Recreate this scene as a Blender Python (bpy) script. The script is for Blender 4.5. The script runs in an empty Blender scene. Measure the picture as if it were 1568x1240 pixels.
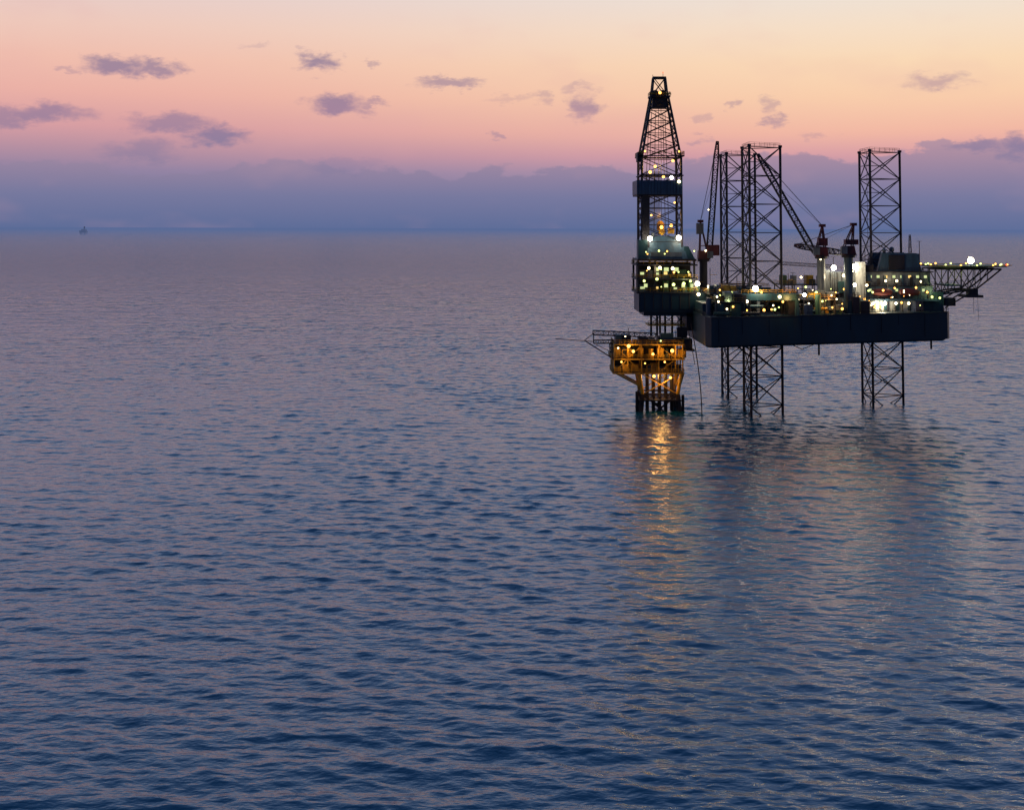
import bpy, math, random
import numpy as np
from mathutils import Vector, Matrix
random.seed(7); rng=np.random.default_rng(11)
sc=bpy.context.scene
sc.view_settings.view_transform='Standard'; sc.view_settings.look='None'; sc.view_settings.exposure=0

def s2l(c):
    return tuple(((x/255)/12.92 if x/255<=0.04045 else ((x/255+0.055)/1.055)**2.4) for x in c)+(1,)

# ---------------------------------------------------------------- materials
def mat(name,col,rough=0.55,metal=0.0,var=0.35,dirt=(0.03,0.015,0.008),dirt_amt=0.35,scale=0.6):
    m=bpy.data.materials.new(name); m.use_nodes=True
    nt=m.node_tree; b=nt.nodes['Principled BSDF']
    g=nt.nodes.new('ShaderNodeNewGeometry')
    mp=nt.nodes.new('ShaderNodeMapping'); mp.inputs['Scale'].default_value=(1,1,0.25)
    nt.links.new(g.outputs['Position'],mp.inputs['Vector'])
    n=nt.nodes.new('ShaderNodeTexNoise'); n.inputs['Scale'].default_value=scale; n.inputs['Detail'].default_value=4
    nt.links.new(mp.outputs[0],n.inputs['Vector'])
    r=nt.nodes.new('ShaderNodeMapRange'); r.inputs[1].default_value=0.3; r.inputs[2].default_value=0.7
    r.inputs[3].default_value=1-var; r.inputs[4].default_value=1+var
    nt.links.new(n.outputs['Fac'],r.inputs[0])
    mul=nt.nodes.new('ShaderNodeMix'); mul.data_type='RGBA'; mul.blend_type='MULTIPLY'; mul.inputs[0].default_value=1
    mul.inputs[6].default_value=(*col,1); nt.links.new(r.outputs[0],mul.inputs[7])
    n2=nt.nodes.new('ShaderNodeTexNoise'); n2.inputs['Scale'].default_value=scale*2.3; n2.inputs['Detail'].default_value=5
    nt.links.new(mp.outputs[0],n2.inputs['Vector'])
    r2=nt.nodes.new('ShaderNodeMapRange'); r2.inputs[1].default_value=0.52; r2.inputs[2].default_value=0.68; r2.inputs[3].default_value=0; r2.inputs[4].default_value=dirt_amt
    nt.links.new(n2.outputs['Fac'],r2.inputs[0])
    mx=nt.nodes.new('ShaderNodeMix'); mx.data_type='RGBA'; mx.inputs[7].default_value=(*dirt,1)
    nt.links.new(r2.outputs[0],mx.inputs[0]); nt.links.new(mul.outputs[2],mx.inputs[6])
    nt.links.new(mx.outputs[2],b.inputs['Base Color'])
    b.inputs['Roughness'].default_value=rough; b.inputs['Metallic'].default_value=metal
    return m
def emat(name,col,strength):
    m=bpy.data.materials.new(name); m.use_nodes=True
    nt=m.node_tree; nt.nodes.clear()
    e=nt.nodes.new('ShaderNodeEmission'); o=nt.nodes.new('ShaderNodeOutputMaterial')
    e.inputs[0].default_value=(*col,1); e.inputs[1].default_value=strength
    nt.links.new(e.outputs[0],o.inputs[0]); return m
M=dict(
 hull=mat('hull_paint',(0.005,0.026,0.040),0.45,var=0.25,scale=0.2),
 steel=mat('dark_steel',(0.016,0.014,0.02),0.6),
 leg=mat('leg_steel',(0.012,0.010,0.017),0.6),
 teal=mat('teal_paint',(0.015,0.055,0.07),0.5),
 grey=mat('grey_paint',(0.11,0.13,0.15),0.5),
 white=mat('white_paint',(0.42,0.44,0.44),0.5,dirt_amt=0.5),
 blue=mat('blue_grey_cladding',(0.04,0.085,0.13),0.5),
 red=mat('dark_red_paint',(0.09,0.012,0.012),0.5),
 yellow=mat('yellow_paint',(0.52,0.27,0.012),0.5,dirt_amt=0.8),
 green=mat('green_deck_paint',(0.05,0.11,0.06),0.6),
 rust=mat('splash_zone_steel',(0.02,0.012,0.01),0.7),
 e_white=emat('lamp_white',(1,0.8,0.45),7),
 e_big=emat('floodlight_white',(1,0.9,0.66),45),
 e_warm=emat('lamp_sodium',(1,0.46,0.09),5),
 e_green=emat('lamp_greenish',(0.85,1,0.28),3.2),
 e_red=emat('lamp_red',(1,0.08,0.03),4),
 win=emat('window_glow',(0.88,1,0.45),0.8),
 winy=emat('window_glow_warm',(1,0.66,0.2),1.3),
)

# ---------------------------------------------------------------- mesh builder
class MB:
    def __init__(s): s.v=[]; s.f=[]
    def box(s,x0,x1,y0,y1,z0,z1,top=None):
        t=top or (0,0,0,0); n=len(s.v)
        s.v+=[(x0,y0,z0),(x1,y0,z0),(x1,y1,z0),(x0,y1,z0),
              (x0+t[0],y0+t[2],z1),(x1-t[1],y0+t[2],z1),(x1-t[1],y1-t[3],z1),(x0+t[0],y1-t[3],z1)]
        s.f+=[tuple(n+i for i in q) for q in ((3,2,1,0),(4,5,6,7),(0,1,5,4),(1,2,6,5),(2,3,7,6),(3,0,4,7))]
    def cyl(s,p,q,r1,r2=None,n=8):
        r2=r1 if r2 is None else r2
        p=Vector(p);q=Vector(q);d=(q-p)
        if d.length<1e-6: return
        d.normalize(); a=Vector((0,0,1)) if abs(d.z)<0.9 else Vector((1,0,0))
        u=d.cross(a).normalized(); w=d.cross(u); b=len(s.v)
        for c,r in((p,r1),(q,r2)):
            for i in range(n):
                t=2*math.pi*(i+0.5)/n; s.v.append(tuple(c+u*math.cos(t)*r+w*math.sin(t)*r))
        for i in range(n):
            j=(i+1)%n; s.f.append((b+i,b+j,b+n+j,b+n+i))
        s.f.append(tuple(b+i for i in reversed(range(n)))); s.f.append(tuple(b+n+i for i in range(n)))
    def beam(s,p,q,r): s.cyl(p,q,r,n=4)
    def prism(s,pts,z0,z1,grow=0):
        n=len(pts); b=len(s.v); cx=sum(p[0] for p in pts)/n; cy=sum(p[1] for p in pts)/n
        for z,g in((z0,0),(z1,grow)):
            for x,y in pts: s.v.append((x+(x-cx)*g,y+(y-cy)*g,z))
        for i in range(n):
            j=(i+1)%n; s.f.append((b+i,b+j,b+n+j,b+n+i))
        s.f.append(tuple(b+i for i in reversed(range(n)))); s.f.append(tuple(b+n+i for i in range(n)))
    def ball(s,c,r,n=8,m=5):
        b=len(s.v); s.v.append((c[0],c[1],c[2]+r))
        for k in range(1,m):
            ph=math.pi*k/m
            for i in range(n):
                t=2*math.pi*i/n; s.v.append((c[0]+r*math.sin(ph)*math.cos(t),c[1]+r*math.sin(ph)*math.sin(t),c[2]+r*math.cos(ph)))
        s.v.append((c[0],c[1],c[2]-r)); e=len(s.v)-1
        for i in range(n):
            j=(i+1)%n; s.f.append((b,b+1+i,b+1+j))
            for k in range(m-2):
                o=b+1+k*n; s.f.append((o+i,o+n+i,o+n+j,o+j))
            o=b+1+(m-2)*n; s.f.append((o+i,e,o+j))
    def tower(s,bot,top,n,rc,rb,style='X',horiz=True):
        bot=[Vector(p) for p in bot]; top=[Vector(p) for p in top]; k=len(bot)
        for a,b in zip(bot,top): s.cyl(a,b,rc,n=6)
        L=[[a.lerp(b,i/n) for a,b in zip(bot,top)] for i in range(n+1)]
        for i in range(n+1):
            for j in range(k):
                j2=(j+1)%k
                if horiz: s.beam(L[i][j],L[i][j2],rb)
                if i<n:
                    if style=='X' or (i+j)%2==0: s.beam(L[i][j],L[i+1][j2],rb)
                    if style=='X' or (i+j)%2==1: s.beam(L[i][j2],L[i+1][j],rb)
    def lattice(s,p,q,w0,w1,n,rc,rb):
        p=Vector(p);q=Vector(q);d=(q-p).normalized(); a=Vector((0,1,0)) if abs(d.y)<0.9 else Vector((1,0,0))
        u=d.cross(a).normalized(); w=d.cross(u)
        sg=((1,1),(1,-1),(-1,-1),(-1,1))
        s.tower([p+(u*i+w*j)*w0/2 for i,j in sg],[q+(u*i+w*j)*w1/2 for i,j in sg],n,rc,rb,'Z')
    def rail(s,pts,h=1.15,step=2.0,r=0.05):
        for a,b in zip(pts[:-1],pts[1:]):
            a=Vector(a);b=Vector(b);n=max(1,int((b-a).length/step))
            for k in (0.55,1.0): s.beam(a+Vector((0,0,h*k)),b+Vector((0,0,h*k)),r)
            for i in range(n+1):
                c=a.lerp(b,i/n); s.beam(c,c+Vector((0,0,h)),r)
    def pipe(s,pts,r,n=6):
        for a,b in zip(pts[:-1],pts[1:]): s.cyl(a,b,r,n=n)
    def obj(s,name,m,parent=None,bevel=0):
        me=bpy.data.meshes.new(name); me.from_pydata(s.v,[],s.f); me.validate(); me.update()
        o=bpy.data.objects.new(name,me); bpy.context.collection.objects.link(o)
        me.materials.append(M[m] if isinstance(m,str) else m)
        if parent: o.parent=parent
        return o
def empty(name,loc=(0,0,0)):
    e=bpy.data.objects.new(name,None); bpy.context.collection.objects.link(e); e.location=loc; e.empty_display_size=2; return e
class Kit(dict):
    def __missing__(s,k): s[k]=MB(); return s[k]
    def flush(s,parent,prefix):
        for k,mb in s.items():
            if mb.v: mb.obj(prefix+'_'+k,k,parent)

def point(name,loc,col,power,parent,rad=0.4):
    l=bpy.data.lights.new(name,'POINT'); l.energy=power; l.color=col; l.shadow_soft_size=rad
    o=bpy.data.objects.new(name,l); bpy.context.collection.objects.link(o); o.location=loc; o.parent=parent

# ================================================================= JACK-UP RIG
rig=empty('jackup_drilling_rig')
hp=[(56.3,383),(57.8,381),(136,408.6),(137,410),(137,427),(136,428.5),(58.5,449),(56.3,447)]
h=MB(); h.prism(hp,21.6,30.0); h.prism([(x*0.97+2.4,y*0.97+12.4) for x,y in hp],21.0,21.6,grow=0.02)
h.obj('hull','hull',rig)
hd=MB()
def side(x): return 381+(x-57.8)*(27.6/78.2)
for z in (29.7,):
    hd.beam((57.8,380.9,z),(136,408.5,z),0.14)
for i in range(9):
    x=61+i*8.6+random.uniform(-2.5,2.5); hd.beam((x,side(x)-0.05,22+random.uniform(0,5)),(x,side(x)-0.05,29.8),random.uniform(0.05,0.12))
hd.rail([(56.5,446,30),(56.5,383,30),(58,381.3,30),(135.9,408.9,30),(136.8,410,30),(136.8,427,30)],r=0.06)
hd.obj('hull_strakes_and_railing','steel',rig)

def leg(name,xl,yc,hw,xa):
    t=MB(); pts=[(xl,yc-hw),(xa,yc),(xl,yc+hw)]
    z0,z1=-6.0,80.6; n=10
    t.tower([(x,y,z0) for x,y in pts],[(x,y,z1) for x,y in pts],n,0.40,0.18)
    for x,y in pts:
        t.box(x-0.12,x+0.12,y-0.62,y+0.62,z0,z1)
    for i in range(n):
        z=z0+(i+0.5)*(z1-z0)/n
        t.beam((xl,yc-hw,z),(xl,yc+hw,z),0.14)
        c=[((pts[a][0]+pts[(a+1)%3][0])/2,(pts[a][1]+pts[(a+1)%3][1])/2,z) for a in range(3)]
        for a in range(3): t.beam(c[a],c[(a+1)%3],0.08)
    for x,y in pts: t.box(x-0.5,x+0.5,y-0.5,y+0.5,z1,z1+0.7)
    t.beam((xl-0.7,yc-hw+1,z0),(xl-0.7,yc-hw+1,z1),0.07)
    t.rail([(xl,yc-hw,z1+0.2),(xa,yc,z1+0.2),(xl,yc+hw,z1+0.2),(xl,yc-hw,z1+0.2)],r=0.05)
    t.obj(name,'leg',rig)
leg('leg_stern_near',71,396.5,6.0,81.6)
leg('leg_stern_far',71,438,6.0,81.6)
leg('leg_bow',113.8,420,6.2,125.2)

K=Kit(); lamps={'e_white':[], 'e_warm':[], 'e_green':[], 'e_big':[], 'e_red':[]}
def L(kind,x,y,z,r=0.3): lamps[kind].append((x,y,z,r))

# jack houses
for (x0,x1,y0,y1,z1) in((68,84.5,388.5,404.5,36.5),(68,84.5,430,446,36.5)):
    for xx in(x0,x1):
        for yy in(y0,y1): K['teal'].box(xx-0.5,xx+0.5,yy-0.5,yy+0.5,30,z1)
    K['teal'].box(x0,x1,y0,y0+2.2,z1-2,z1); K['teal'].box(x0,x1,y1-2.2,y1,z1-2,z1)
    K['steel'].box(x0,x0+2,y0+2.3,y1-2.3,30,z1-0.5); K['steel'].box(x1-2,x1,y0+2.3,y1-2.3,30,z1-1)
    K['yellow'].rail([(x0,y0,z1),(x1,y0,z1),(x1,y1,z1)],r=0.07)
for y in(409.5,423.5):
    K['hull'].box(40,92,y-0.8,y+0.8,30.6,35.6)
    for i in range(18): K['steel'].box(41+i*2.8,41.25+i*2.8,y-1.0,y-0.8,30.7,35.5)
K['steel'].box(42,90,411,422.5,34.9,35.4)
# ---- drill package
K['hull'].box(39.4,57.6,409,425.5,29.6,35.4,top=(0,0,0,0))
K['hull'].box(41,57,410,424.5,28.4,29.6)
for z in(36,40.2,44.6):
    K['steel'].box(38.6,57.8,408.3,426,z-0.45,z)
    K['yellow'].rail([(38.7,426,z),(38.7,408.4,z),(57.7,408.4,z)],r=0.055)
for x in(39.2,44.5,50,56.8):
    for y in(409,425): K['steel'].box(x-0.3,x+0.3,y-0.3,y+0.3,35.4,46)
for z in(36,40.2):
    x=39.5
    while x<56:
        w=random.uniform(1.2,3.2); hh=random.uniform(1.6,3.4); yy=random.uniform(410,412.5)
        K[random.choice(['teal','grey','steel','green','blue'])].box(x,x+w,yy,yy+random.uniform(2,5),z,z+hh)
        if random.random()<0.55:
            K['win' if random.random()<0.5 else 'winy'].box(x+w*0.2,x+w*0.7,yy-0.06,yy-0.02,z+hh*0.4,z+hh*0.75)
        x+=w+random.uniform(0.2,1.0)
K['steel'].box(40,57,419,424.8,36,45)
K['steel'].box(39,57.5,408.5,426,45.6,46.3)
K['blue'].box(41.6,55,409.6,424,46.3,53.4,top=(1.2,2.2,1.5,1.0))
K['grey'].box(43.2,53,409.3,409.5,47.0,48.4)
K['teal'].box(39.2,42.2,409,414,46.3,52.2)
K['teal'].box(53.5,57.2,410,420,46.3,50.2,top=(0.3,2.0,0.2,0.2))
for i in range(3): K['win'].box(44.2+i*3.1,45.7+i*3.1,409.0,409.05,42.4,43.6)
for x in (41,47.4,52.8,55.6): K['win'].box(x,x+1.1,408.95,409.0,37.4,38.5)
# ---- derrick
cx,cy=46.9,417
def sq(w,z,wy=None): 
    wy=wy or w; return [(cx-w/2,cy-wy/2,z),(cx+w/2,cy-wy/2,z),(cx+w/2,cy+wy/2,z),(cx-w/2,cy+wy/2,z)]
d=MB()
d.tower(sq(12.6,46.3),sq(12.4,78.3),6,0.4,0.18)
d.tower(sq(12.4,78.3),sq(5.4,98),5,0.36,0.17)
d.tower(sq(5.0,98.4),sq(3.8,104.2),1,0.28,0.18)
for dx,dy in((-2,0),(2,0),(-4.6,-4.8),(3.8,5),(-5.2,2)): d.beam((cx+dx,cy+dy,46),(cx+dx*0.6,cy+dy*0.6,93),0.12)
for i in range(16):
    x=cx-5.4+i*0.33; d.beam((x,cy-3.5,47),(x+0.4,cy-3.0,74),0.09)
d.box(cx-6.3,cx-3.9,cy-6.9,cy-4.6,50,66)
d.box(cx-2.4,cx+2.4,cy-2.4,cy+2.4,94.6,97.9,top=(0.2,0.2,0.2,0.2))
d.box(cx-3.3,cx+3.3,cy-3.3,cy+3.3,97.9,98.4)
d.box(cx-2.1,cx+2.1,cy-2.1,cy+2.1,104.2,104.6)
d.cyl((cx-1.3,cy-0.6,99.2),(cx-1.3,cy+0.6,99.2),1.2,n=14); d.cyl((cx+1.1,cy-0.6,99.2),(cx+1.1,cy+0.6,99.2),1.2,n=14)
d.beam((cx+1.3,cy,104.6),(cx+1.3,cy,106),0.1); d.beam((cx-2.0,cy,104.6),(cx-2.0,cy,105.4),0.1)
d.rail([(cx-3.2,cy+3.2,98.4),(cx-3.2,cy-3.2,98.4),(cx+3.2,cy-3.2,98.4),(cx+3.2,cy+3.2,98.4)],r=0.08)
for z,w in((79.0,7.2),(72.8,6.9)):
    for a in((cx-w,cx+w,cy-w,cy-w+1.1),(cx-w,cx+w,cy+w-1.1,cy+w),(cx-w,cx-w+1.1,cy-w,cy+w),(cx+w-1.1,cx+w,cy-w,cy+w)):
        d.box(a[0],a[1],a[2],a[3],z-0.35,z-0.02 if a[3]-a[2]<2 else z-0.05)
d.box(cx-7.6,cx-6.2,cy-5.5,cy-1,77.0,80.0)
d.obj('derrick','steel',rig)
K['yellow'].rail([(cx-7.1,cy+7,79),(cx-7.1,cy-7.1,79),(cx+7.1,cy-7.1,79),(cx+7.1,cy+7,79)],r=0.1,h=1.2)
K['yellow'].rail([(cx-3.4,cy-3.4,98.4),(cx+3.4,cy-3.4,98.4)],r=0.12,h=0.8)
K['blue'].box(38.9,53.2,409.4,409.7,66.6,71.0); K['blue'].box(38.9,39.2,409.7,424.6,66.6,71.0)
K['blue'].box(52.9,53.2,409.7,424.6,66.6,71.0); K['blue'].box(39.2,52.9,424.3,424.6,66.6,71.0)
K['steel'].box(39,53.1,409.6,424.5,66.1,66.58)
for i in range(14): K['steel'].box(39.4+i,39.5+i,409.3,409.4,66.7,70.9)
K['yellow'].box(46.0,48.2,416,418,55.2,58.2,top=(0.4,0.4,0.3,0.3)); K['yellow'].cyl((46,416.9,56.6),(48.3,416.9,56.6),1.1,n=14)
K['steel'].beam((46.7,417,58),(46.7,417,97),0.1); K['steel'].beam((47.5,417,58),(47.5,417,97),0.1)
K['yellow'].box(49,51,411.6,413,54.2,56.0)
K['yellow'].ball((46.9,411.2,54.8),1.1)
for i,(x,z) in enumerate(((44,53.4),(51.5,52.8))): K['grey'].cyl((x,411,z-0.2),(x,411,z+1.1),0.5,n=8)
for x,y in((43.5,412),(45.5,413),(48,412.5),(50.4,414),(47,418),(53,412)):
    K['steel'].cyl((x,y,22),(x,y,29),0.35,n=8)
K['yellow'].box(42.5,54,411,421,25.2,25.6); K['yellow'].rail([(42.5,411,25.6),(54,411,25.6)],r=0.07)
for a,b in((43,47),(47,51),(51,54)): K['steel'].beam((a,411.2,25.6),(b,411.2,28.8),0.15); K['steel'].beam((b,411.2,25.6),(a,411.2,28.8),0.15)
K['steel'].box(54.5,56.2,410,424,23.8,29)
K['steel'].box(51.5,54.5,409,412,21,24.8)
K['teal'].box(56.8,60,392,408,30,33.4)
# ---- deck clutter
def onhull(x,y): return 57.8<x<135 and side(x)+1.2<y<446-(x-58)*0.23
cols=['teal','teal','grey','steel','green','yellow','blue','steel','teal','grey']
for i in range(420):
    x=random.uniform(58.5,112); y=random.uniform(384,440)
    if not onhull(x,y) : continue
    if 69<x<84 and (389<y<404 or 431<y<446): continue
    w=random.uniform(0.6,3.2); dd=random.uniform(0.6,4.5); hh=random.choice([1,1.4,2,2.6,3.2,4.2,5.2])*random.uniform(0.8,1.2)
    k=random.choice(cols); r=random.random()
    if r<0.5:
        K[k].box(x,x+w,y,y+dd,30,30+hh)
        if random.random()<0.4: K['steel'].rail([(x,y,30+hh),(x+w,y,30+hh)],r=0.06)
    elif r<0.68: K[k].cyl((x,y,30),(x,y,30+hh*1.3),w*0.4,n=12)
    elif r<0.82: K[k].cyl((x,y,30.3+hh*0.5),(x+w*2,y,30.3+hh*0.5),0.5,n=10)
    elif r<0.9: K[k].pipe([(x,y,30),(x,y,30+hh*1.2),(x+w*1.5,y,30+hh*1.2),(x+w*1.5,y,30)],0.14)
    else:
        K['steel'].beam((x,y,30),(x,y,30+hh*2.4),0.12); K['yellow'].beam((x,y,30+hh*2),(x+w,y,30+hh*2),0.1)
for (x0,x1,y0,y1,z) in((60,69,398,426,36),(85,98,396,416,34.6),(60,68,386,396,34.2),(86,106,418,430,38)):
    K['steel'].box(x0,x1,y0,y1,z-0.35,z)
    K['yellow'].rail([(x0,y1,z),(x0,y0,z),(x1,y0,z),(x1,y1,z)],r=0.06)
    n=int((x1-x0)/4)+1
    for i in range(n+1):
        x=x0+0.2+(x1-x0-0.4)*i/n; K['steel'].beam((x,y0+0.2,30),(x,y0+0.2,z-0.3),0.2); K['steel'].beam((x,y1-0.2,30),(x,y1-0.2,z-0.3),0.2)
    for i in range(9):
        x=random.uniform(x0,x1-2); w=random.uniform(1,2.4)
        K[random.choice(cols)].box(x,x+w,y0+random.uniform(1,4),y0+random.uniform(5,8),z,z+random.uniform(0.9,2.9))
for i in range(16): K['grey'].cyl((86,399+i*0.55,31+0.25*(i%3)),(104,402+i*0.55,31+0.25*(i%3)),0.22,n=6)
for i in range(7): K['steel'].pipe([(60+i,388+i*0.3,30),(60+i,388+i*0.3,33.5+i*0.3),(70+i*3,392+i*0.6,33.5+i*0.3),(70+i*3,392+i*0.6,30)],0.13)
K['steel'].lattice((82,404,45.2),(99,405,44.2),0.9,0.9,12,0.09,0.06)
# ---- cranes
def crane(x,y,zb,zt,pr,pk,tip,gantry,facing=-1):
    K[pk].cyl((x,y,30),(x,y,zb),pr,n=16); K['steel'].cyl((x,y,zb),(x,y,zb+0.8),pr*1.5,n=16)
    K['steel'].rail([(x-2,y-2,zb),(x+2,y-2,zb),(x+2,y+2,zb)],r=0.06)
    K['red'].box(x-1.9,x+2.1,y-1.5,y+1.5,zb+0.8,zb+3.6,top=(0.2,0.5,0,0))
    K['grey'].box(x+facing*1.9-0.9,x+facing*1.9+0.9,y-2.9,y-1.4,zb+1.2,zb+3.4)
    g=Vector(gantry)
    for s in(-1,1):
        K['red'].beam((x-facing*1.2,y+s*1.2,zb+3.6),g+Vector((0,s*0.6,0)),0.26)
        K['red'].beam((x+facing*1.2,y+s*1.2,zb+3.6),g+Vector((0,s*0.6,0)),0.22)
        K['red'].beam((x-facing*1.0,y+s*1.1,zb+5.2),(x+facing*0.7,y+s*1.1,zb+5.2),0.16)
    K['red'].box(g.x-0.9,g.x+0.9,g.y-0.9,g.y+0.9,g.z-0.4,g.z+0.5)
    foot=Vector((x+facing*1.8,y,zb+1.4)); tip=Vector(tip)
    K['steel'].lattice(foot,foot.lerp(tip,0.12),0.7,1.7,1,0.16,0.1)
    K['steel'].lattice(foot.lerp(tip,0.12),foot.lerp(tip,0.86),1.7,1.5,14,0.17,0.1)
    K['red'].lattice(foot.lerp(tip,0.86),tip,1.5,0.6,3,0.2,0.14)
    for s in(-0.4,0.4): K['steel'].beam(g+Vector((0,s,0)),tip+Vector((0,s,0)),0.06)
    K['steel'].beam(g,foot.lerp(tip,0.7),0.05)
crane(62.5,428,45.0,0,1.3,'steel',(67.4,428,84.6),(61.6,428,58.2),facing=1)
K['red'].box(63.5,67.6,426.4,429.5,47,50.5); K['grey'].box(60.0,62.2,425,427,54,57.6)
crane(95.5,404,46.6,0,1.25,'grey',(76.2,404,79.0),(96,404,56.8),facing=-1)
crane(103.5,402,47.0,0,1.4,'blue',(90.5,418,50.5),(105.2,402,57.2),facing=-1)
K['red'].box(94.6,97.4,402.8,405.2,50.6,53.0); K['red'].box(102.4,106.4,400.8,403.2,51.0,52.6)
K['grey'].box(97,99.5,409,413,30,43); K['white'].box(107.5,110.6,409,415,34,45.5)
K['grey'].box(99.5,107,408,414,36,42.4); K['steel'].rail([(97,408.5,43),(107,408.5,43)],r=0.07)
for i in range(5): K['steel'].box(99.8+i*1.5,100.0+i*1.5,407.8,407.98,36,42.3)
K['teal'].box(101.5,104.5,406.2,407.6,36,39.5); K['steel'].box(97.2,98.8,408.8,408.98,33,36)
for x,z in((88,42),(91.5,40.5),(100.8,47),(110.8,50),(128,52)):
    K['steel'].beam((x,410,30),(x,410,z),0.12); K['steel'].beam((x-0.8,410,z),(x+0.8,410,z),0.08)
# ---- accommodation
K['white'].box(107,126.5,409.8,413.5,30.02,33.3)
K['blue'].box(106.4,134,409.0,428,33.3,33.9)
K['blue'].box(108,132.5,411.5,426.5,33.9,38.0)
K['grey'].box(109,132,412.2,426,38.0,42.2)
K['steel'].box(108.4,132.8,411.2,426.8,37.8,38.05); K['steel'].box(108.4,132.8,411.4,426.8,42.2,42.5)
K['blue'].box(115.5,129.5,412.5,414.3,42.5,48.2,top=(1.5,1.5,0.2,0)); K['blue'].box(115.5,129.5,425.9,427.5,42.5,48.2,top=(1.5,1.5,0,0.2))
K['blue'].box(126.2,129.5,414.4,425.8,42.5,48.0); K['steel'].box(119,124,412.3,412.48,43,47.6)
K['steel'].box(110,114,411.9,418,42.5,44.5)
K['teal'].box(129.6,136,412,425,30,36)
for z,y in((33.9,409.1),(38.05,411.3),(42.5,411.5)):
    K['steel'].rail([(108.4,y,z),(133,y,z)],r=0.06)
for z0,z1,y in((33.95,37.8,411.5),(38.1,42.2,412.2)):
    for i in range(9):
        x=109.4+i*2.7+random.uniform(-0.5,0.5); K[random.choice(['steel','teal','steel','blue'])].box(x,x+random.uniform(0.5,1.5),y-random.uniform(0.15,0.6),y-0.02,z0,z1-random.uniform(0.8,2.4))
for i in range(9):
    K['win' if i%3 else 'winy'].box(110+i*2.5,110.9+i*2.5,412.1,412.16,40.4,41.2)
for i in range(8):
    K['win'].box(109.5+i*2.8,110.3+i*2.8,411.4,411.46,36.2,37.0)
for i in range(8): K['steel'].box(108+i*2.35,108.25+i*2.35,409.3,409.6,30,33.3)
for i in range(5): K['teal'].box(108.8+i*3.8,109.9+i*3.8,409.66,409.78,30.3,32.4)
def lifeboat(x,y,z):
    b=len(K['red'].v); n=10; prof=[(-3.4,0.2),(-2.8,0.9),(-1,1.2),(1.2,1.2),(2.8,0.9),(3.4,0.2)]
    for px,r in prof:
        for i in range(n):
            t=2*math.pi*i/n; K['red'].v.append((x+px,y+r*math.cos(t),z+r*math.sin(t)))
    for k in range(len(prof)-1):
        for i in range(n):
            j=(i+1)%n; K['red'].f.append((b+k*n+i,b+k*n+j,b+(k+1)*n+j,b+(k+1)*n+i))
    K['steel'].beam((x-2,y,z),(x-2,y+1.5,z+3),0.15); K['steel'].beam((x+2,y,z),(x+2,y+1.5,z+3),0.15)
lifeboat(124.5,409.8,36.0); lifeboat(116,409.8,36.0)
K['steel'].lattice((127.5,418,48),(127.5,418,54),0.8,0.4,5,0.08,0.05); K['grey'].ball((121,416,49.3),0.9); K['grey'].ball((118,414,49),0.7)
# ---- helideck
hx,hy,hz,hr=145.3,420,44.3,13.2
oc=[(hx+hr*math.cos(math.pi/8+i*math.pi/4),hy+hr*math.sin(math.pi/8+i*math.pi/4)) for i in range(8)]
oc2=[(hx+(hr+1.4)*math.cos(math.pi/8+i*math.pi/4),hy+(hr+1.4)*math.sin(math.pi/8+i*math.pi/4)) for i in range(8)]
K['green'].prism(oc,hz-0.45,hz)
for i in range(8):
    j=(i+1)%8; K['yellow'].beam((*oc2[i],hz+0.1),(*oc2[j],hz+0.1),0.12)
    for t in np.linspace(0,1,7)[:-1]:
        a=Vector((*oc[i],hz-0.3)).lerp(Vector((*oc[j],hz-0.3)),t); b=Vector((*oc2[i],hz+0.1)).lerp(Vector((*oc2[j],hz+0.1)),t)
        K['steel'].beam(a,b,0.07)
for y in(413.5,420,426.5):
    top=[Vector((134+i*4.2,y,43.2)) for i in range(6)]; bot=[Vector((134,y,35)),Vector((138,y,35.5)),Vector((142.2,y,36.2)),Vector((146.6,y,36.6)),Vector((150.5,y,39.6)),Vector((155,y,43.2))]
    for i in range(5):
        K['steel'].cyl(top[i],top[i+1],0.26,n=6); K['steel'].cyl(bot[i],bot[i+1],0.26,n=6)
        K['steel'].beam(top[i],bot[i],0.16); K['steel'].beam(top[i+1] if i%2 else bot[i+1],bot[i] if i%2 else top[i],0.16)
    K['steel'].beam((137,y,31),(146.6,y,36.6),0.25)
for x,z in((138,35.5),(146.6,36.6),(134,43.2),(142.4,43.2),(150.8,43.2)): K['steel'].beam((x,413.5,z),(x,426.5,z),0.2)
K['steel'].box(143.5,149,413,421,34.2,35.0); K['steel'].box(144.5,147.5,413.5,416,35,37)
K['steel'].beam((147.5,414,34.2),(147.7,414,27),0.06); K['steel'].beam((146.2,414,34.2),(146.2,414,29),0.06)
K['teal'].box(137,142,413,424,37.8,38.3); K['steel'].rail([(137,413,38.3),(142,413,38.3)],r=0.06)
K['steel'].box(137,140.5,414,420,31.5,34)
K['rust'].cyl((92.3,394.5,17.8),(92.3,394.5,21.2),0.3); K['rust'].cyl((131.2,410,18.3),(131.2,410,21.2),0.3)
K['rust'].pipe([(84,399,21),(88,398,19.2),(91,396,20.8)],0.12)
pts=[]
for i in range(15):
    t=i/14; pts.append((54.2+2.6*math.sin(t*math.pi*0.55),398-t*4,27-29*t))
K['rust'].pipe(pts,0.16)
K['rust'].pipe([(p[0]-1.1+0.8*(i/14),p[1]+1,p[2]) for i,p in enumerate(pts[:7])],0.1)

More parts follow.
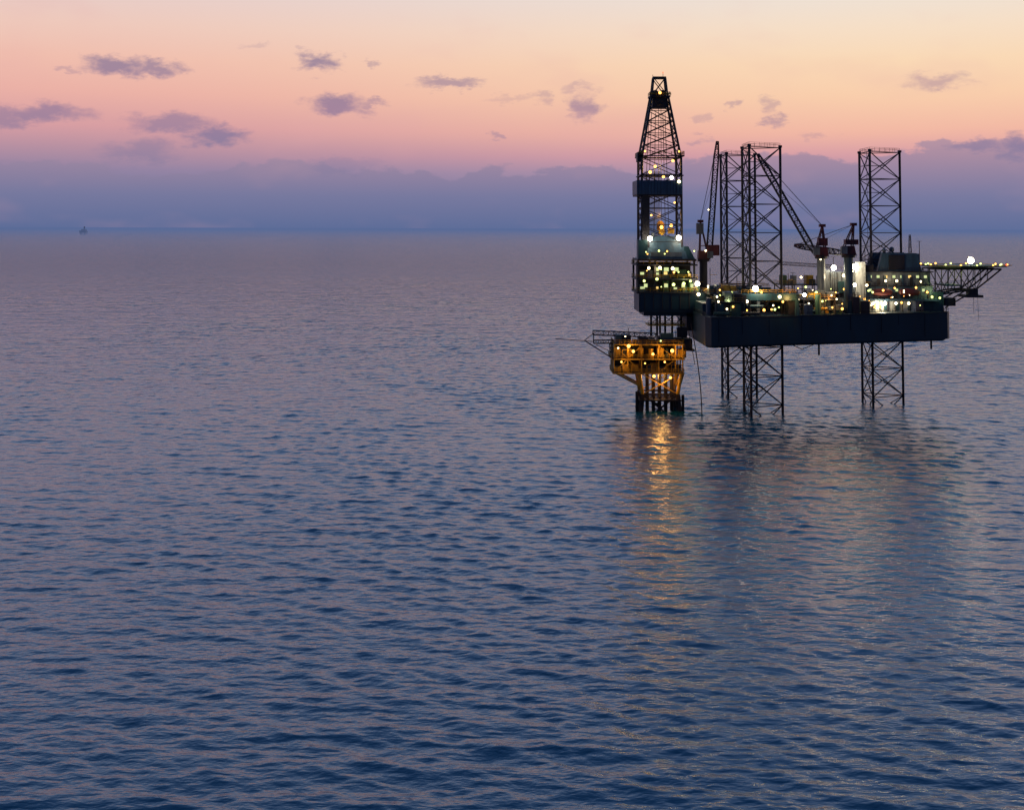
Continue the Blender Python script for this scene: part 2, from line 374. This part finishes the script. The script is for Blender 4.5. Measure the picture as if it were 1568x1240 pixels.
# ---- lamps: (kind,x,y,z,r)
for a in [('e_big',42.9,408.8,52.6,0.75),('e_big',52.0,408.8,52.9,0.75),('e_warm',46.6,409.0,56.2,0.55),('e_warm',49.9,411.2,56.8,0.5),
 ('e_warm',43.2,410.2,73.6,0.5),('e_big',50.0,410.2,71.9,0.5),('e_white',52.2,409.2,70.6,0.5),('e_warm',46.8,413.5,99.2,0.45),('e_warm',41.6,410,80.2,0.3),
 ('e_warm',50.4,410,77.2,0.45),('e_warm',45,412,75.5,0.45),('e_warm',47.5,411,72.2,0.45),('e_red',48.2,417,106.1,0.2),('e_warm',52.4,410.2,80.2,0.3),('e_warm',43.6,411,60,0.3),('e_warm',51,411,64,0.3),
 ('e_white',42.5,408.6,43.4,0.45),('e_white',46.0,408.6,43.5,0.5),('e_white',50.0,408.6,43.3,0.5),('e_green',41,408.2,39.4,0.4),('e_green',45,408.2,40.0,0.45),
 ('e_green',50.2,408.2,38.3,0.5),('e_green',53.4,408.2,38.6,0.5),('e_big',57.6,407.6,38.6,0.7),('e_green',55.5,408.2,39.4,0.4),('e_white',57.9,407.5,35.3,0.55),
 ('e_big',72.0,387.5,38.0,0.85),('e_white',69.5,388.2,34.2,0.5),('e_white',79.3,388.2,35.6,0.5),('e_green',62,392,35.6,0.45),('e_green',66,394,36.5,0.4),('e_white',61.5,387,33,0.5),
 ('e_white',84.8,389,34.8,0.5),('e_big',88.5,396,35.8,0.5),('e_green',92.5,398,36.4,0.45),('e_white',90.6,410,40.6,0.35),('e_warm',97.5,402,36,0.45),
 ('e_big',100.2,407,43.7,0.8),('e_big',107.0,408.5,44.0,0.9),('e_white',102.0,402,41.5,0.5),('e_white',111,409,38.2,0.4),('e_big',106.5,406.5,38.4,0.5),('e_green',97.5,408,33.5,0.4),
 ('e_white',109.3,408.8,32.6,0.5),('e_white',113,408.8,32.6,0.45),('e_big',116.5,408.8,32.6,0.5),('e_white',120,408.8,32.6,0.45),('e_white',124,408.8,32.6,0.45),
 ('e_white',117.5,411,39.5,0.35),('e_white',121,411,39.5,0.4),('e_white',128.5,411,39.3,0.35),('e_green',132,410.8,34.5,0.4),('e_green',134.5,411,34.2,0.35),('e_warm',130.5,410.8,36,0.35),
 ('e_big',145.2,413,45.9,1.0),('e_red',155,409,44.7,0.25),('e_white',63,426,48.6,0.3),('e_white',61.6,427,57.0,0.3),('e_white',64,426,62,0.22),
 ('e_white',95,402.4,46.4,0.25),('e_warm',65.5,388,31.8,0.4),('e_warm',74.5,387.6,31.7,0.4),('e_warm',100,396.5,31.6,0.4),('e_green',78,389,31.8,0.35)]:
    L(*a)
for i in range(8):
    j=(i+1)%8
    for t in(0,0.5):
        a=Vector((*oc[i],0)).lerp(Vector((*oc[j],0)),t); L('e_green' if t else 'e_warm',a.x,a.y,hz+0.25,0.3)
for i in range(80):
    x=random.uniform(58,134); y=side(x)+random.uniform(1.5,12); z=random.uniform(31.3,38.0)
    L(random.choice(['e_green','e_white','e_warm','e_warm','e_warm']),x,y,z,random.uniform(0.14,0.38))
for i in range(14):
    L(random.choice(['e_green','e_warm','e_warm']),random.uniform(39.5,57),408.2,random.choice([37.6,41.6,47.5])+random.uniform(0,1.5),random.uniform(0.16,0.32))
for k,ls in lamps.items():
    for(x,y,z,r) in ls:
        K[k].ball((x,y,z),r); K['steel'].box(x-r*0.6,x+r*0.6,y+r*0.6,y+r*1.3,z-r*0.2,z+r*1.25); 
        K['steel'].beam((x,y+r,z+r),(x,y+r+0.9,z+r+0.1),0.06)
K.flush(rig,'rig_part')
W=(1,0.76,0.44); O=(1,0.54,0.16); G=(0.92,1,0.4)
for i,(p,c,e) in enumerate([((42.9,407.6,52.4),W,300),((52,407.6,52.4),W,300),((46.7,413,60),O,1100),((46.7,415,75.5),O,2000),((46.8,415,96),O,700),
  ((45,407.4,43.2),W,350),((54,407.2,39),G,600),((60,404,38),W,900),((74,386.3,37.5),W,1100),((64,388,34.5),G,700),((82,386.5,35),O,900),
  ((90,393,37.5),W,1400),((99,404,41),W,1000),((106,404,43),W,2000),((115,407.5,32.2),W,1300),
  ((119,408.5,40),W,450),((132,408,36.5),G,500),((145.2,412,47),W,2400),((96,395,34),O,900),((141,417,41.5),G,500)]):
    point('deck_floodlight',p,c,e,rig,0.5)

# ================================================================= WELLHEAD PLATFORM
wp=empty('wellhead_platform'); K=Kit(); lamps={k:[] for k in lamps}
K['rust'].tower([(38.6,400,-4),(51.2,400,-4),(51.2,411,-4),(38.6,411,-4)],[(39.6,400.8,5.2),(50.4,400.8,5.2),(50.4,410.2,5.2),(39.6,410.2,5.2)],1,0.75,0.35)
K['yellow'].tower([(39.6,400.8,5.2),(50.4,400.8,5.2),(50.4,410.2,5.2),(39.6,410.2,5.2)],[(38.6,400,11.8),(51.4,400,11.8),(51.4,411,11.8),(38.6,411,11.8)],1,0.55,0.22)
for i in range(5):
    for j in range(2):
        x=41.4+i*1.9; y=402.5+j*4; K['rust'].cyl((x,y,-4),(x,y,12),0.36,n=8)
K['rust'].box(38.6,51.4,399.6,411.2,3.2,3.6); K['rust'].rail([(38.6,399.6,3.6),(51.4,399.6,3.6)],r=0.08)
K['rust'].cyl((37.9,401,-4),(37.9,401,6),0.5); K['rust'].cyl((52.0,401,-4),(52.0,401,5),0.45)
for y in(400.5,410.5):
    K['yellow'].cyl((39.2,y,7.5),(31.4,y,11.6),0.3); K['yellow'].cyl((50.9,y,7.5),(52.2,y,11.6),0.3)
for z,x0,x1 in((11.9,30.4,52.2),(16.2,30.0,52.4),(20.6,30.8,52.2)):
    K['yellow'].box(x0,x1,399,412,z-0.45,z-0.02)
    K['steel'].box(x0+0.2,x1-0.2,399.2,411.8,z-0.02,z+0.05)
    K['yellow'].rail([(x0,412,z),(x0,399,z),(x1,399,z),(x1,412,z)],r=0.07,step=1.6)
for x in(30.8,35,39.2,44.5,49.6,51.8):
    for y in(399.5,405.5,411.4): K['yellow'].cyl((x,y,11.9),(x,y,20.2),0.22,n=8)
for a,b in((30.8,35),(39.2,35),(44.5,49.6)): K['yellow'].beam((a,399.4,12),(b,399.4,16),0.14); K['yellow'].beam((b,399.4,16.2),(a,399.4,20),0.14)
for z,hmax in((12,3.2),(16.3,3.4)):
    x=31.2
    while x<50.8:
        w=random.uniform(0.8,2.6); k=random.choice(['yellow','steel','teal','steel','yellow','yellow','hull']); y=random.uniform(400,402)
        if random.random()<0.35: K[k].cyl((x+w/2,y+1,z),(x+w/2,y+1,z+hmax*0.8),w*0.35,n=10)
        else: K[k].box(x,x+w,y,y+random.uniform(1,4),z,z+random.uniform(1.2,hmax))
        if random.random()<0.5: K['yellow'].pipe([(x,400,z),(x,400,z+hmax*0.7),(x+w,400,z+hmax*0.7)],0.12)
        x+=w+random.uniform(0,0.7)
    K['steel'].box(31.5,51,408,411,z+0.06,z+3.4)
x=31.5
while x<51:
    w=random.uniform(1,3); K[random.choice(['steel','teal','steel','hull'])].box(x,x+w,400+random.uniform(0,3),405+random.uniform(0,4),20.66,20.66+random.uniform(0.9,3.0)); x+=w+random.uniform(0.1,0.8)
K['steel'].beam((35.2,400,20.6),(35.2,400,25.4),0.15); K['steel'].beam((49.6,400,20.6),(49.6,400,24.8),0.15)
K['teal'].box(45.2,49.2,400.6,404,20.7,23.6)
K['steel'].box(52.4,55.6,400,408,18.4,18.8); K['steel'].box(52.6,55,401,406,19,22)
K['steel'].lattice((24.6,404,23.6),(44,404,22.8),1.3,1.3,12,0.14,0.09)
K['steel'].lattice((24.8,404,20.8),(31,404,20.9),1.0,1.0,4,0.14,0.09)
K['steel'].beam((13,404,21.7),(25,404,20.9),0.14); K['steel'].beam((22,404,21.2),(25,404,23.6),0.14)
K['steel'].beam((22,404,21.2),(30.6,404,15.8),0.24); K['steel'].beam((24.8,404,23.5),(24.8,404,20.6),0.2)
K['steel'].beam((25.5,404,20),(30.5,404,17.6),0.12)
K['steel'].lattice((30.4,404,17.6),(30.2,404,20.2),1,1,2,0.1,0.08)
for a in[('e_warm',35.2,398.6,20.0,0.55),('e_warm',36.6,398.6,18.4,0.45),('e_warm',42.6,398.6,17.6,0.4),('e_warm',48.5,398.6,18.6,0.55),('e_white',32.0,398.6,19.4,0.25),('e_warm',33,398.6,15.2,0.3),
  ('e_warm',40.2,398.6,14.8,0.25),('e_warm',46.2,398.6,15.2,0.3),('e_green',45,398.6,21.6,0.25),('e_white',34.2,398.6,22.9,0.2),('e_warm',43,399.5,10.8,0.45),('e_warm',48,399.5,10.4,0.4)]: L(*a)
for k,ls in lamps.items():
    for(x,y,z,r) in ls:
        K[k].ball((x,y,z),r); K['steel'].box(x-r*0.6,x+r*0.6,y+r*0.6,y+r*1.3,z-r*0.2,z+r*1.25); K['steel'].beam((x,y+r,z+r),(x,y+r+0.8,z+r),0.06)
K.flush(wp,'platform_part')
for p,e in(((35.5,397.6,19.3),450),((44,397.6,18.6),420),((49.5,397.4,18.4),350),((34,397.6,14.6),150),((45,405.5,10.2),1500),((46,398.5,9.4),800)):
    point('platform_worklight',p,(1,0.54,0.14),e,wp,0.5)

# ================================================================= DISTANT PLATFORM
dp=empty('distant_oil_platform'); t=MB(); X,Y=-3400,10300; s=0.8
t.box(X-30*s,X+34*s,Y-25,Y+25,16*s,34*s); t.box(X-14*s,X+26*s,Y-20,Y+20,34*s,52*s); t.box(X-38*s,X-10*s,Y-10,Y+10,34*s,38*s)
for a in(-20,20):
    for b in(-18,18): t.cyl((X+a*s,Y+b,-3),(X+a*s,Y+b,17*s),3.4)
t.lattice((X+10*s,Y,50*s),(X+10*s,Y,76*s),9,4,4,1.2,0.8)
t.obj('distant_platform_structure','leg',dp)

# ================================================================= SEA
def spaced(lo,hi,fn):
    a=[lo]
    while a[-1]<hi: a.append(a[-1]+fn(a[-1]))
    return a
ys=spaced(80,1500,lambda y:max(0.34,y/520))
xr=spaced(0,300,lambda x:0.48 if x<175 else 0.48+(x-175)*0.02)
yc=list(ys)+spaced(ys[-1]*1.02,120000,lambda y:y*0.05)
pre=[-3000,-1000,-400,-150,-40,20,60]
ys=np.array(pre+yc,dtype=np.float64)
xt=spaced(xr[-1]+3.5,620,lambda x:3.5)+spaced(660,120000,lambda x:x*0.09)
xs=np.array([-a for a in reversed(xt)]+[-a for a in reversed(xr[1:])]+xr+xt,dtype=np.float64)
nx,ny=len(xs),len(ys)
XX,YY=np.meshgrid(xs,ys)
gx=np.gradient(xs)[None,:]; gy=np.gradient(ys)[:,None]
ZZ=np.zeros_like(XX); DX=np.zeros_like(XX); DY=np.zeros_like(XX)
N=84
for i in range(N):
    Lw=1.4*(11/1.4)**((i+rng.random())/N)
    th=math.radians(76+rng.normal(0,27)); kx,ky=math.cos(th)*2*math.pi/Lw,math.sin(th)*2*math.pi/Lw
    slope=0.0235*(1.0 if Lw<4.5 else (4.5/Lw)**0.8); a=slope*Lw/(2*math.pi)
    att=np.clip((Lw/(abs(math.cos(th))*gx+0.001)-2.2)/2,0,1)*np.clip((Lw/(abs(math.sin(th))*gy+0.001)-2.2)/2,0,1)
    ph=kx*XX+ky*YY+rng.random()*6.283
    s_=np.sin(ph); c_=np.cos(ph)
    ZZ+=a*att*c_; DX-=a*att*s_*math.cos(th); DY-=a*att*s_*math.sin(th)
g=0.88+0.3*np.sin(XX/37+1.3*np.sin(YY/61))*np.sin(YY/53+1.1*np.sin(XX/43))
g=np.clip(g,0.55,1.2)
co=np.stack([XX+DX*g,YY+DY*g,ZZ*g],-1).reshape(-1,3).astype(np.float32)
me=bpy.data.meshes.new('sea'); me.vertices.add(nx*ny); me.vertices.foreach_set('co',co.ravel())
idx=np.arange(nx*ny).reshape(ny,nx)
q=np.stack([idx[:-1,:-1],idx[:-1,1:],idx[1:,1:],idx[1:,:-1]],-1).reshape(-1,4).astype(np.int32)
me.loops.add(q.size); me.loops.foreach_set('vertex_index',q.ravel())
me.polygons.add(len(q)); me.polygons.foreach_set('loop_start',np.arange(0,q.size,4,dtype=np.int32)); me.polygons.foreach_set('loop_total',np.full(len(q),4,dtype=np.int32))
me.polygons.foreach_set('use_smooth',np.ones(len(q),dtype=bool))
me.update(calc_edges=True)
sea=bpy.data.objects.new('sea',me); bpy.context.collection.objects.link(sea)
m=bpy.data.materials.new('sea_water'); m.use_nodes=True; nt=m.node_tree; b=nt.nodes['Principled BSDF']
b.inputs['Base Color'].default_value=(0.003,0.082,0.118,1); b.inputs['Roughness'].default_value=0.19; b.inputs['IOR'].default_value=1.40
g_=nt.nodes.new('ShaderNodeNewGeometry')
sx=nt.nodes.new('ShaderNodeSeparateXYZ'); nt.links.new(g_.outputs['Position'],sx.inputs[0])
def bump(scale,stretch,dist,far,detail,prev,rot):
    mp=nt.nodes.new('ShaderNodeMapping'); mp.inputs['Rotation'].default_value=(0,0,math.radians(rot)); mp.inputs['Scale'].default_value=(stretch,1,1)
    nt.links.new(g_.outputs['Position'],mp.inputs['Vector'])
    n=nt.nodes.new('ShaderNodeTexNoise'); n.inputs['Scale'].default_value=scale; n.inputs['Detail'].default_value=detail; n.inputs['Roughness'].default_value=0.55
    n.noise_dimensions='2D'
    nt.links.new(mp.outputs[0],n.inputs['Vector'])
    bm=nt.nodes.new('ShaderNodeBump'); bm.inputs['Strength'].default_value=1
    r=nt.nodes.new('ShaderNodeMapRange'); r.inputs[1].default_value=350; r.inputs[2].default_value=2000; r.inputs[3].default_value=dist; r.inputs[4].default_value=far
    nt.links.new(sx.outputs[1],r.inputs[0]); nt.links.new(r.outputs[0],bm.inputs['Distance'])
    nt.links.new(n.outputs['Fac'],bm.inputs['Height'])
    if prev: nt.links.new(prev.outputs[0],bm.inputs['Normal'])
    return bm
b0=bump(0.05,0.6,0.0,11.0,2,None,10)
b1=bump(0.28,0.45,0.34,6.0,2,b0,14); b2=bump(1.1,0.5,0.13,0.3,2,b1,18)
nt.links.new(b2.outputs[0],b.inputs['Normal'])
me.materials.append(m)

# low sea haze toward the horizon (added homogeneous volume, haze light put in as emission)
hz_=MB(); hz_.box(-60000,60000,1200,90000,-3,54)
mh=bpy.data.materials.new('emissive_sea_haze'); mh.use_nodes=True; nt=mh.node_tree; nt.nodes.clear()
o_=nt.nodes.new('ShaderNodeOutputMaterial'); ab=nt.nodes.new('ShaderNodeVolumeAbsorption'); em=nt.nodes.new('ShaderNodeEmission'); ad=nt.nodes.new('ShaderNodeAddShader')
dens=1/9500
ab.inputs['Color'].default_value=(0,0,0,1); ab.inputs['Density'].default_value=dens
em.inputs[0].default_value=s2l((90,107,150)); em.inputs[1].default_value=dens
nt.links.new(ab.outputs[0],ad.inputs[0]); nt.links.new(em.outputs[0],ad.inputs[1]); nt.links.new(ad.outputs[0],o_.inputs['Volume'])
hz_.obj('emissive_sea_haze',mh)

# ================================================================= SKY
w=bpy.data.worlds.new("World"); sc.world=w; w.use_nodes=True; nt=w.node_tree; nt.nodes.clear()
N_=nt.nodes.new; LK=nt.links.new
out=N_('ShaderNodeOutputWorld'); bg=N_('ShaderNodeBackground'); LK(bg.outputs[0],out.inputs[0]); bg.inputs[1].default_value=1.0
tc=N_('ShaderNodeTexCoord'); nrm=N_('ShaderNodeVectorMath'); nrm.operation='NORMALIZE'; LK(tc.outputs['Generated'],nrm.inputs[0])
sp=N_('ShaderNodeSeparateXYZ'); LK(nrm.outputs[0],sp.inputs[0])
def ramp(stops,src):
    r=N_('ShaderNodeValToRGB'); cr=r.color_ramp; cr.interpolation='LINEAR'
    while len(cr.elements)<len(stops): cr.elements.new(0.5)
    for e,(p,c) in zip(cr.elements,stops): e.position=p; e.color=s2l(c)
    LK(src,r.inputs[0]); return r.outputs[0]
def mr(src,a,b,c,d,smooth=True):
    r=N_('ShaderNodeMapRange'); r.interpolation_type='SMOOTHSTEP' if smooth else 'LINEAR'
    for i,v in zip((1,2,3,4),(a,b,c,d)): r.inputs[i].default_value=v
    LK(src,r.inputs[0]); return r.outputs[0]
def math_(op,a,b=None):
    n=N_('ShaderNodeMath'); n.operation=op
    for i,v in enumerate((a,b)):
        if v is None: continue
        if isinstance(v,(int,float)): n.inputs[i].default_value=v
        else: LK(v,n.inputs[i])
    return n.outputs[0]
def mix(f,a,b,mode='MIX'):
    n=N_('ShaderNodeMix'); n.data_type='RGBA'; n.blend_type=mode
    for i,v in((0,f),(6,a),(7,b)):
        if isinstance(v,(int,float)) : n.inputs[i].default_value=v
        elif isinstance(v,tuple): n.inputs[i].default_value=v
        else: LK(v,n.inputs[i])
    return n.outputs[2]
hi=[(0.205,(204,214,243)),(0.28,(184,206,248)),(0.42,(150,184,238)),(0.65,(96,140,208)),(1.0,(58,98,166))]
left=ramp([(0.0,(96,111,154)),(0.0245,(120,122,160)),(0.042,(145,131,163)),(0.058,(182,144,162)),(0.0745,(215,158,163)),(0.0995,(235,177,166)),(0.1245,(240,190,174)),(0.15,(238,201,188)),(0.18,(229,206,204))]+hi,sp.outputs[2])
right=ramp([(0.0,(104,117,158)),(0.0245,(133,130,166)),(0.042,(174,145,169)),(0.056,(218,160,166)),(0.072,(242,184,164)),(0.0995,(249,206,172)),(0.1245,(250,217,182)),(0.15,(246,223,199)),(0.18,(236,226,217))]+hi,sp.outputs[2])
az=mr(sp.outputs[0],-0.36,0.30,0,1)
col=mix(az,left,right)
mp=N_('ShaderNodeMapping'); mp.inputs['Scale'].default_value=(1,1,2.2); LK(nrm.outputs[0],mp.inputs[0])
nz=N_('ShaderNodeTexNoise'); nz.inputs['Scale'].default_value=9; nz.inputs['Detail'].default_value=3; nz.inputs['Roughness'].default_value=0.55; LK(mp.outputs[0],nz.inputs[0])
nf=N_('ShaderNodeTexNoise'); nf.inputs['Scale'].default_value=48; nf.inputs['Detail'].default_value=4; nf.inputs['Roughness'].default_value=0.62; LK(mp.outputs[0],nf.inputs[0])
# cloud bank near the horizon, ragged top
tilt=mr(sp.outputs[0],0.03,0.36,-0.003,0.012)
tiltl=mr(sp.outputs[0],-0.37,-0.28,0.006,0.0)
top=math_('ADD',math_('ADD',math_('MULTIPLY',math_('SUBTRACT',nz.outputs[0],0.5),0.05),0.050),math_('ADD',tilt,tiltl))
top=math_('ADD',top,math_('MULTIPLY',math_('SUBTRACT',nf.outputs[0],0.5),0.02))
bank=mr(math_('SUBTRACT',top,sp.outputs[2]),-0.0008,0.003,0,0.85)
bankcol=ramp([(0.0,(94,109,152)),(0.025,(119,121,158)),(0.045,(148,132,160)),(0.062,(168,141,162))],sp.outputs[2])
col=mix(bank,col,bankcol)
cl=[(170,98,34,11,1),(232,104,26,9,.9),(486,90,22,11,1),(562,91,10,5,.5),(512,160,36,13,1),(570,158,16,5,.6),(685,125,40,7,.75),(60,172,46,12,.9),(255,188,46,12,.8),(325,208,34,12,1),(215,233,40,13,.6),(2,180,30,12,.8),
 (895,163,20,15,.85),(885,130,18,6,.4),(828,147,12,7,.4),(1190,183,14,7,.6),(1184,158,12,9,.45),(1124,157,10,4,.5),(1440,121,34,9,.6),(758,206,12,5,.5),(385,66,18,5,.25),(1502,222,26,8,.8),(1566,222,20,14,.9),(1075,180,10,6,.35),(1075,214,16,5,.4),
 (95,104,14,4,.4),(780,150,34,5,.25),(1255,205,18,5,.3),(520,255,44,9,.35)]
mask=None
nv=N_('ShaderNodeVectorMath'); nv.operation='SUBTRACT'; LK(nf.outputs['Color'],nv.inputs[0]); nv.inputs[1].default_value=(0.5,0.5,0.5)
nsc=N_('ShaderNodeVectorMath'); nsc.operation='MULTIPLY'; LK(nv.outputs[0],nsc.inputs[0]); nsc.inputs[1].default_value=(0.045,0.0,0.026)
wd=N_('ShaderNodeVectorMath'); wd.operation='ADD'; LK(nrm.outputs[0],wd.inputs[0]); LK(nsc.outputs[0],wd.inputs[1])
for (px,py,wx,wz,dn) in cl:
    v=Vector(((px-784)/2000,1,(349-py)/2000)).normalized()
    s2=N_('ShaderNodeVectorMath'); s2.operation='MULTIPLY_ADD'; LK(wd.outputs[0],s2.inputs[0]); sc_=(1250/wx,1,1250/wz); s2.inputs[1].default_value=sc_
    s2.inputs[2].default_value=(-v.x*sc_[0],-v.y,-v.z*sc_[2])
    s3=N_('ShaderNodeVectorMath'); s3.operation='LENGTH'; LK(s2.outputs[0],s3.inputs[0])
    f=mr(s3.outputs['Value'],0.25,1.15,dn,0)
    mask=f if mask is None else math_('MAXIMUM',mask,f)
ccol=ramp([(0.05,(126,122,158)),(0.09,(144,121,154)),(0.13,(144,126,154)),(0.17,(170,150,165))],sp.outputs[2])
col=mix(math_('MULTIPLY',mask,0.85),col,ccol)
wisp=mr(nz.outputs[0],0.5,0.75,0,0.18)
wl=mr(sp.outputs[2],0.17,0.24,1,0)
col=mix(math_('MULTIPLY',wisp,wl),col,s2l((225,168,170)))
bk=mr(sp.outputs[1],-0.35,0.45,0,1)
dark=mix(1.0,col,(0.12,0.17,0.27,1),'MULTIPLY')
col=mix(bk,dark,col)
LK(col,bg.inputs[0])
w.cycles.sampling_method='MANUAL'; w.cycles.sample_map_resolution=512

sl=bpy.data.lights.new('twilight_glow_lamp','SUN'); sl.energy=0.1; sl.angle=math.radians(20); sl.color=(1,0.75,0.6)  # added weak lamp for twilight backlight; the sun itself is below the horizon
so=bpy.data.objects.new('twilight_glow_lamp',sl); bpy.context.collection.objects.link(so)
dirv=Vector((-math.sin(math.radians(50)),-math.cos(math.radians(50)),-math.tan(math.radians(5))))
so.rotation_euler=dirv.to_track_quat('-Z','Y').to_euler(); so.location=(300,800,200)

# ================================================================= CAMERA
cam=bpy.data.cameras.new('camera'); co_=bpy.data.objects.new('camera',cam); bpy.context.collection.objects.link(co_); sc.camera=co_
cam.sensor_width=36; f=1985; cam.lens=36*f/1568; th=math.radians(3.5)
R=Matrix.Rotation(math.radians(90)+th,4,'X'); roll=Matrix.Rotation(math.radians(-0.15),4,'Y')
co_.matrix_world=Matrix.Translation((-0.5,0,55.7))@roll@R
cam.shift_y=-(270+f*math.tan(th))/1568
cam.clip_end=200000; cam.clip_start=1
